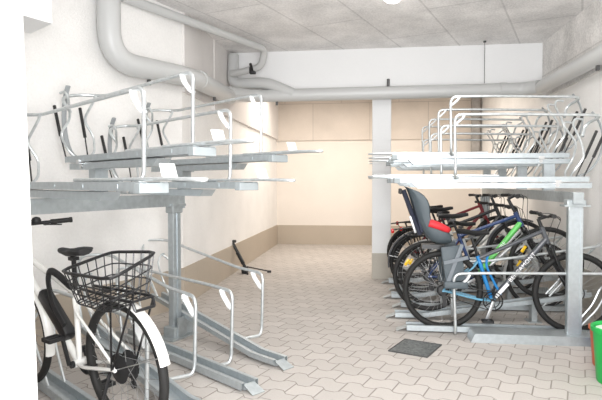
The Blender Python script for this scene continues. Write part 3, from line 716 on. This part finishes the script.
bm = nb(); box(bm, (-.29, 0, .59), (.03, .10, .05), bev=.01); obj('head_clip', bm, M['blackmatt'], cs)

# ---- white bicycle on the left
LA = R(149); LH = (-1.25, 2.67); LEAN = R(4)
wb_ = bike((LH[0], LH[1], .025), LA, 'white city bicycle with black wire basket parked in the left rack', r=.35, wb=1.13, bbx=.45, bbz=.28, seat=(.35, .925), stt=(.43, .71), hth=(.98, .90), htl=(1.02, .70),
           frame='wframe', fork='wframe', fend='wframe', barz=1.04, barx=1.06, barw=.31, sweep=.06, steer=R(0), disc=False, group=None, city=True, refl=None, tw=.024, crank_a=255, rim='blackmatt', hubr=.08)
wb_.rotation_euler = (-LEAN, 0, LA)
def on_bike(p): return Vector((LH[0], LH[1], .025))+Matrix.Rotation(LA, 3, 'Z') @ Matrix.Rotation(-LEAN, 3, 'X') @ Vector(p)
# battery, lock, carrier, kick stand, bell
bm = nb(); bbp = V(.46, 0, .28); htp = V(1.01, 0, .745); d = (htp-bbp).normalized(); n_ = V(-d.z, 0, d.x)
bar(bm, bbp+d*.14+n_*.055, bbp+d*.50+n_*.055, .075, .075, up=tuple(n_), bev=.018); obj('battery', bm, M['black'], wb_)
bm = nb(); tube(bm, fillet([(.42, -.01, .80-.12), (.55, .035, .79), (.62, .045, .81), (.64, .05, .74), (.60, .05, .60), (.50, .045, .50)], .04, 4), 1, 8, flat=(.012, .022)); obj('folding_lock', bm, M['blackmatt'], wb_)
bm = nb(); zz = .735
for s in (-1, 1):
    tube(bm, fillet([V(.30, s*.04, zz), V(-.16, s*.065, zz), V(-.20, s*.06, zz), V(-.215, s*.055, .69)], .04, 3), .008, 8)
    rod(bm, V(-.02, s*.065, zz), V(.01, s*.07, .35), .006, 6); rod(bm, V(-.20, s*.065, zz), V(.0, s*.07, .36), .006, 6)
rod(bm, V(-.215, -.055, .69), V(-.215, .055, .69), .008, 8)
for xx in (-.2, -.05, .12): rod(bm, V(xx, -.06, zz), V(xx, .06, zz), .006, 6)
obj('carrier', bm, M['black'], wb_)
bm = nb(); rod(bm, (.03, .07, .33), (.10, .14, .02), .010, 8); obj('kick_stand', bm, M['blackmatt'], wb_)
bm = nb(); lathe(bm, [(.028, 0), (.03, .012), (.022, .028), (.006, .034)], (1.03, -.10, 1.05), 'z', 16); obj('bell', bm, M['blackmatt'], wb_)
# wire basket on the carrier
bk = empty('wire_basket', on_bike((.035, 0, .738)), LA, 'black wire basket on the carrier of the white bicycle', 'basket')
bk.rotation_euler = (-LEAN, 0, LA)
corner_top = [V(.24, .165, .12), V(.24, -.15, .17), V(-.19, -.14, .205), V(-.24, .17, .13)]
corner_bot = [V(.18, .13, -.045), V(.18, -.10, 0), V(-.18, -.10, 0), V(-.18, .14, -.045)]
def ring(f, n=6):
    out = []
    cs_ = [b.lerp(t, f) for b, t in zip(corner_bot, corner_top)]
    for i in range(4):
        a, b = cs_[i], cs_[(i+1) % 4]
        for k in range(n): out.append(a.lerp(b, k/n))
    return out
def rnd(pts):    # soften corners
    n = len(pts); return [(pts[i-1]+pts[i]*2+pts[(i+1) % n])/4 for i in range(n)]
bm = nb(); tube(bm, rnd(ring(1)), .0085, 8, closed=True); obj('rim', bm, M['black'], bk)
bm = nb()
for f in (0, .33, .66): tube(bm, rnd(ring(f)), .0038, 6, closed=True)
b_, t_ = rnd(ring(0)), rnd(ring(1))
for p, q in zip(b_, t_): rod(bm, p, q, .0034, 5)
obj('side_wires', bm, M['black'], bk)
bm = nb()
for k in range(1, 9):
    f = k/9; a = corner_bot[0].lerp(corner_bot[3], f); b = corner_bot[1].lerp(corner_bot[2], f); rod(bm, a, b, .0032, 5)
for k in range(1, 6):
    f = k/6; a = corner_bot[0].lerp(corner_bot[1], f); b = corner_bot[3].lerp(corner_bot[2], f); rod(bm, a, b, .0032, 5)
obj('bottom_wires', bm, M['black'], bk)

# ---------------------------------------------------------------- small things
# square drain plate in the floor
g = empty('drain_cover', (.365, 4.375, 0), R(-24), 'dark square drain cover set in the pavers', 'drain cover')
bm = nb(); box(bm, (0, 0, .004), (.30, .35, .008), bev=.002)
obj('plate', bm, M['grate'], g, smooth=False)
bm = nb()
tube(bm, [(-.155, -.18, .005), (.155, -.18, .005), (.155, .18, .005), (-.155, .18, .005)], .007, 6, closed=True)
obj('frame', bm, M['clamp'], g, smooth=False)
# black folding floor stand
st_ = empty('folding_floor_stand', (-1.80, 7.72, 0), 0, 'black folded floor stand leaning beside the left wall', 'stand')
bm = nb(); rod(bm, (.0, 0, .08), (-.19, 0, .45), .022, 10); bar(bm, (-.03, 0, .14), (-.12, 0, .31), .05, .05, bev=.008); obj('pole', bm, M['black'], st_)
bm = nb(); box(bm, (-.20, 0, .47), (.12, .05, .04), bev=.01); box(bm, (-.235, 0, .49), (.04, .06, .05), bev=.01); obj('clamp_head', bm, M['blackmatt'], st_)
bm = nb(); box(bm, (-.01, 0, .05), (.09, .09, .10), bev=.015); obj('foot', bm, M['blackmatt'], st_)
bm = nb(); rod(bm, (.02, 0, .10), (.34, .06, .03), .009, 8); rod(bm, (.31, .055, .025), (.37, .065, .025), .018, 8); obj('leg', bm, M['blackmatt'], st_)
bm = nb(); rod(bm, (.02, 0, .06), (.06, -.12, .012), .012, 8); obj('leg', bm, M['blackmatt'], st_)
# bins at the right edge
gb = empty('green_bucket', (1.635, 3.78, 0), 0, 'bright green plastic bucket cut by the right edge of the picture', 'bucket')
bm = nb(); lathe(bm, [(.125, 0), (.13, .01), (.155, .335), (.168, .34), (.17, .37), (.16, .375), (.15, .36), (.12, .03), (.01, .025)], seg=32); obj('bucket_body', bm, M['bin'], gb)
bm = nb(); tube(bm, fillet([(.0, -.168, .34), (.02, -.19, .28), (.10, -.18, .22), (.17, -.06, .26), (.16, .05, .31)], .05, 4), .005, 6); obj('carry_handle', bm, M['bin'], gb)
bm = nb(); lathe(bm, [(.01, .33), (.13, .335), (.14, .352), (.07, .365), (.01, .37)], (1.635, 3.78, 0), seg=24); tag(obj('paper_bag', bm, M['paper']), 'pale green paper filling the green bucket', 'paper')
bm = nb(); lathe(bm, [(.10, 0), (.105, .01), (.125, .26), (.135, .265), (.135, .285), (.12, .285), (.10, .03), (.01, .025)], (1.715, 4.12, 0), seg=28); tag(obj('orange_bucket', bm, M['binred']), 'orange red bucket standing behind the green bucket', 'bucket')
bm = nb(); lathe(bm, [(.07, 0), (.075, .005), (.085, .16), (.08, .165), (.01, .16)], (1.85, 4.42, 0), seg=20); tag(obj('blue_tub', bm, M['binblue']), 'small blue tub beside the floor plate at the right edge', 'tub')
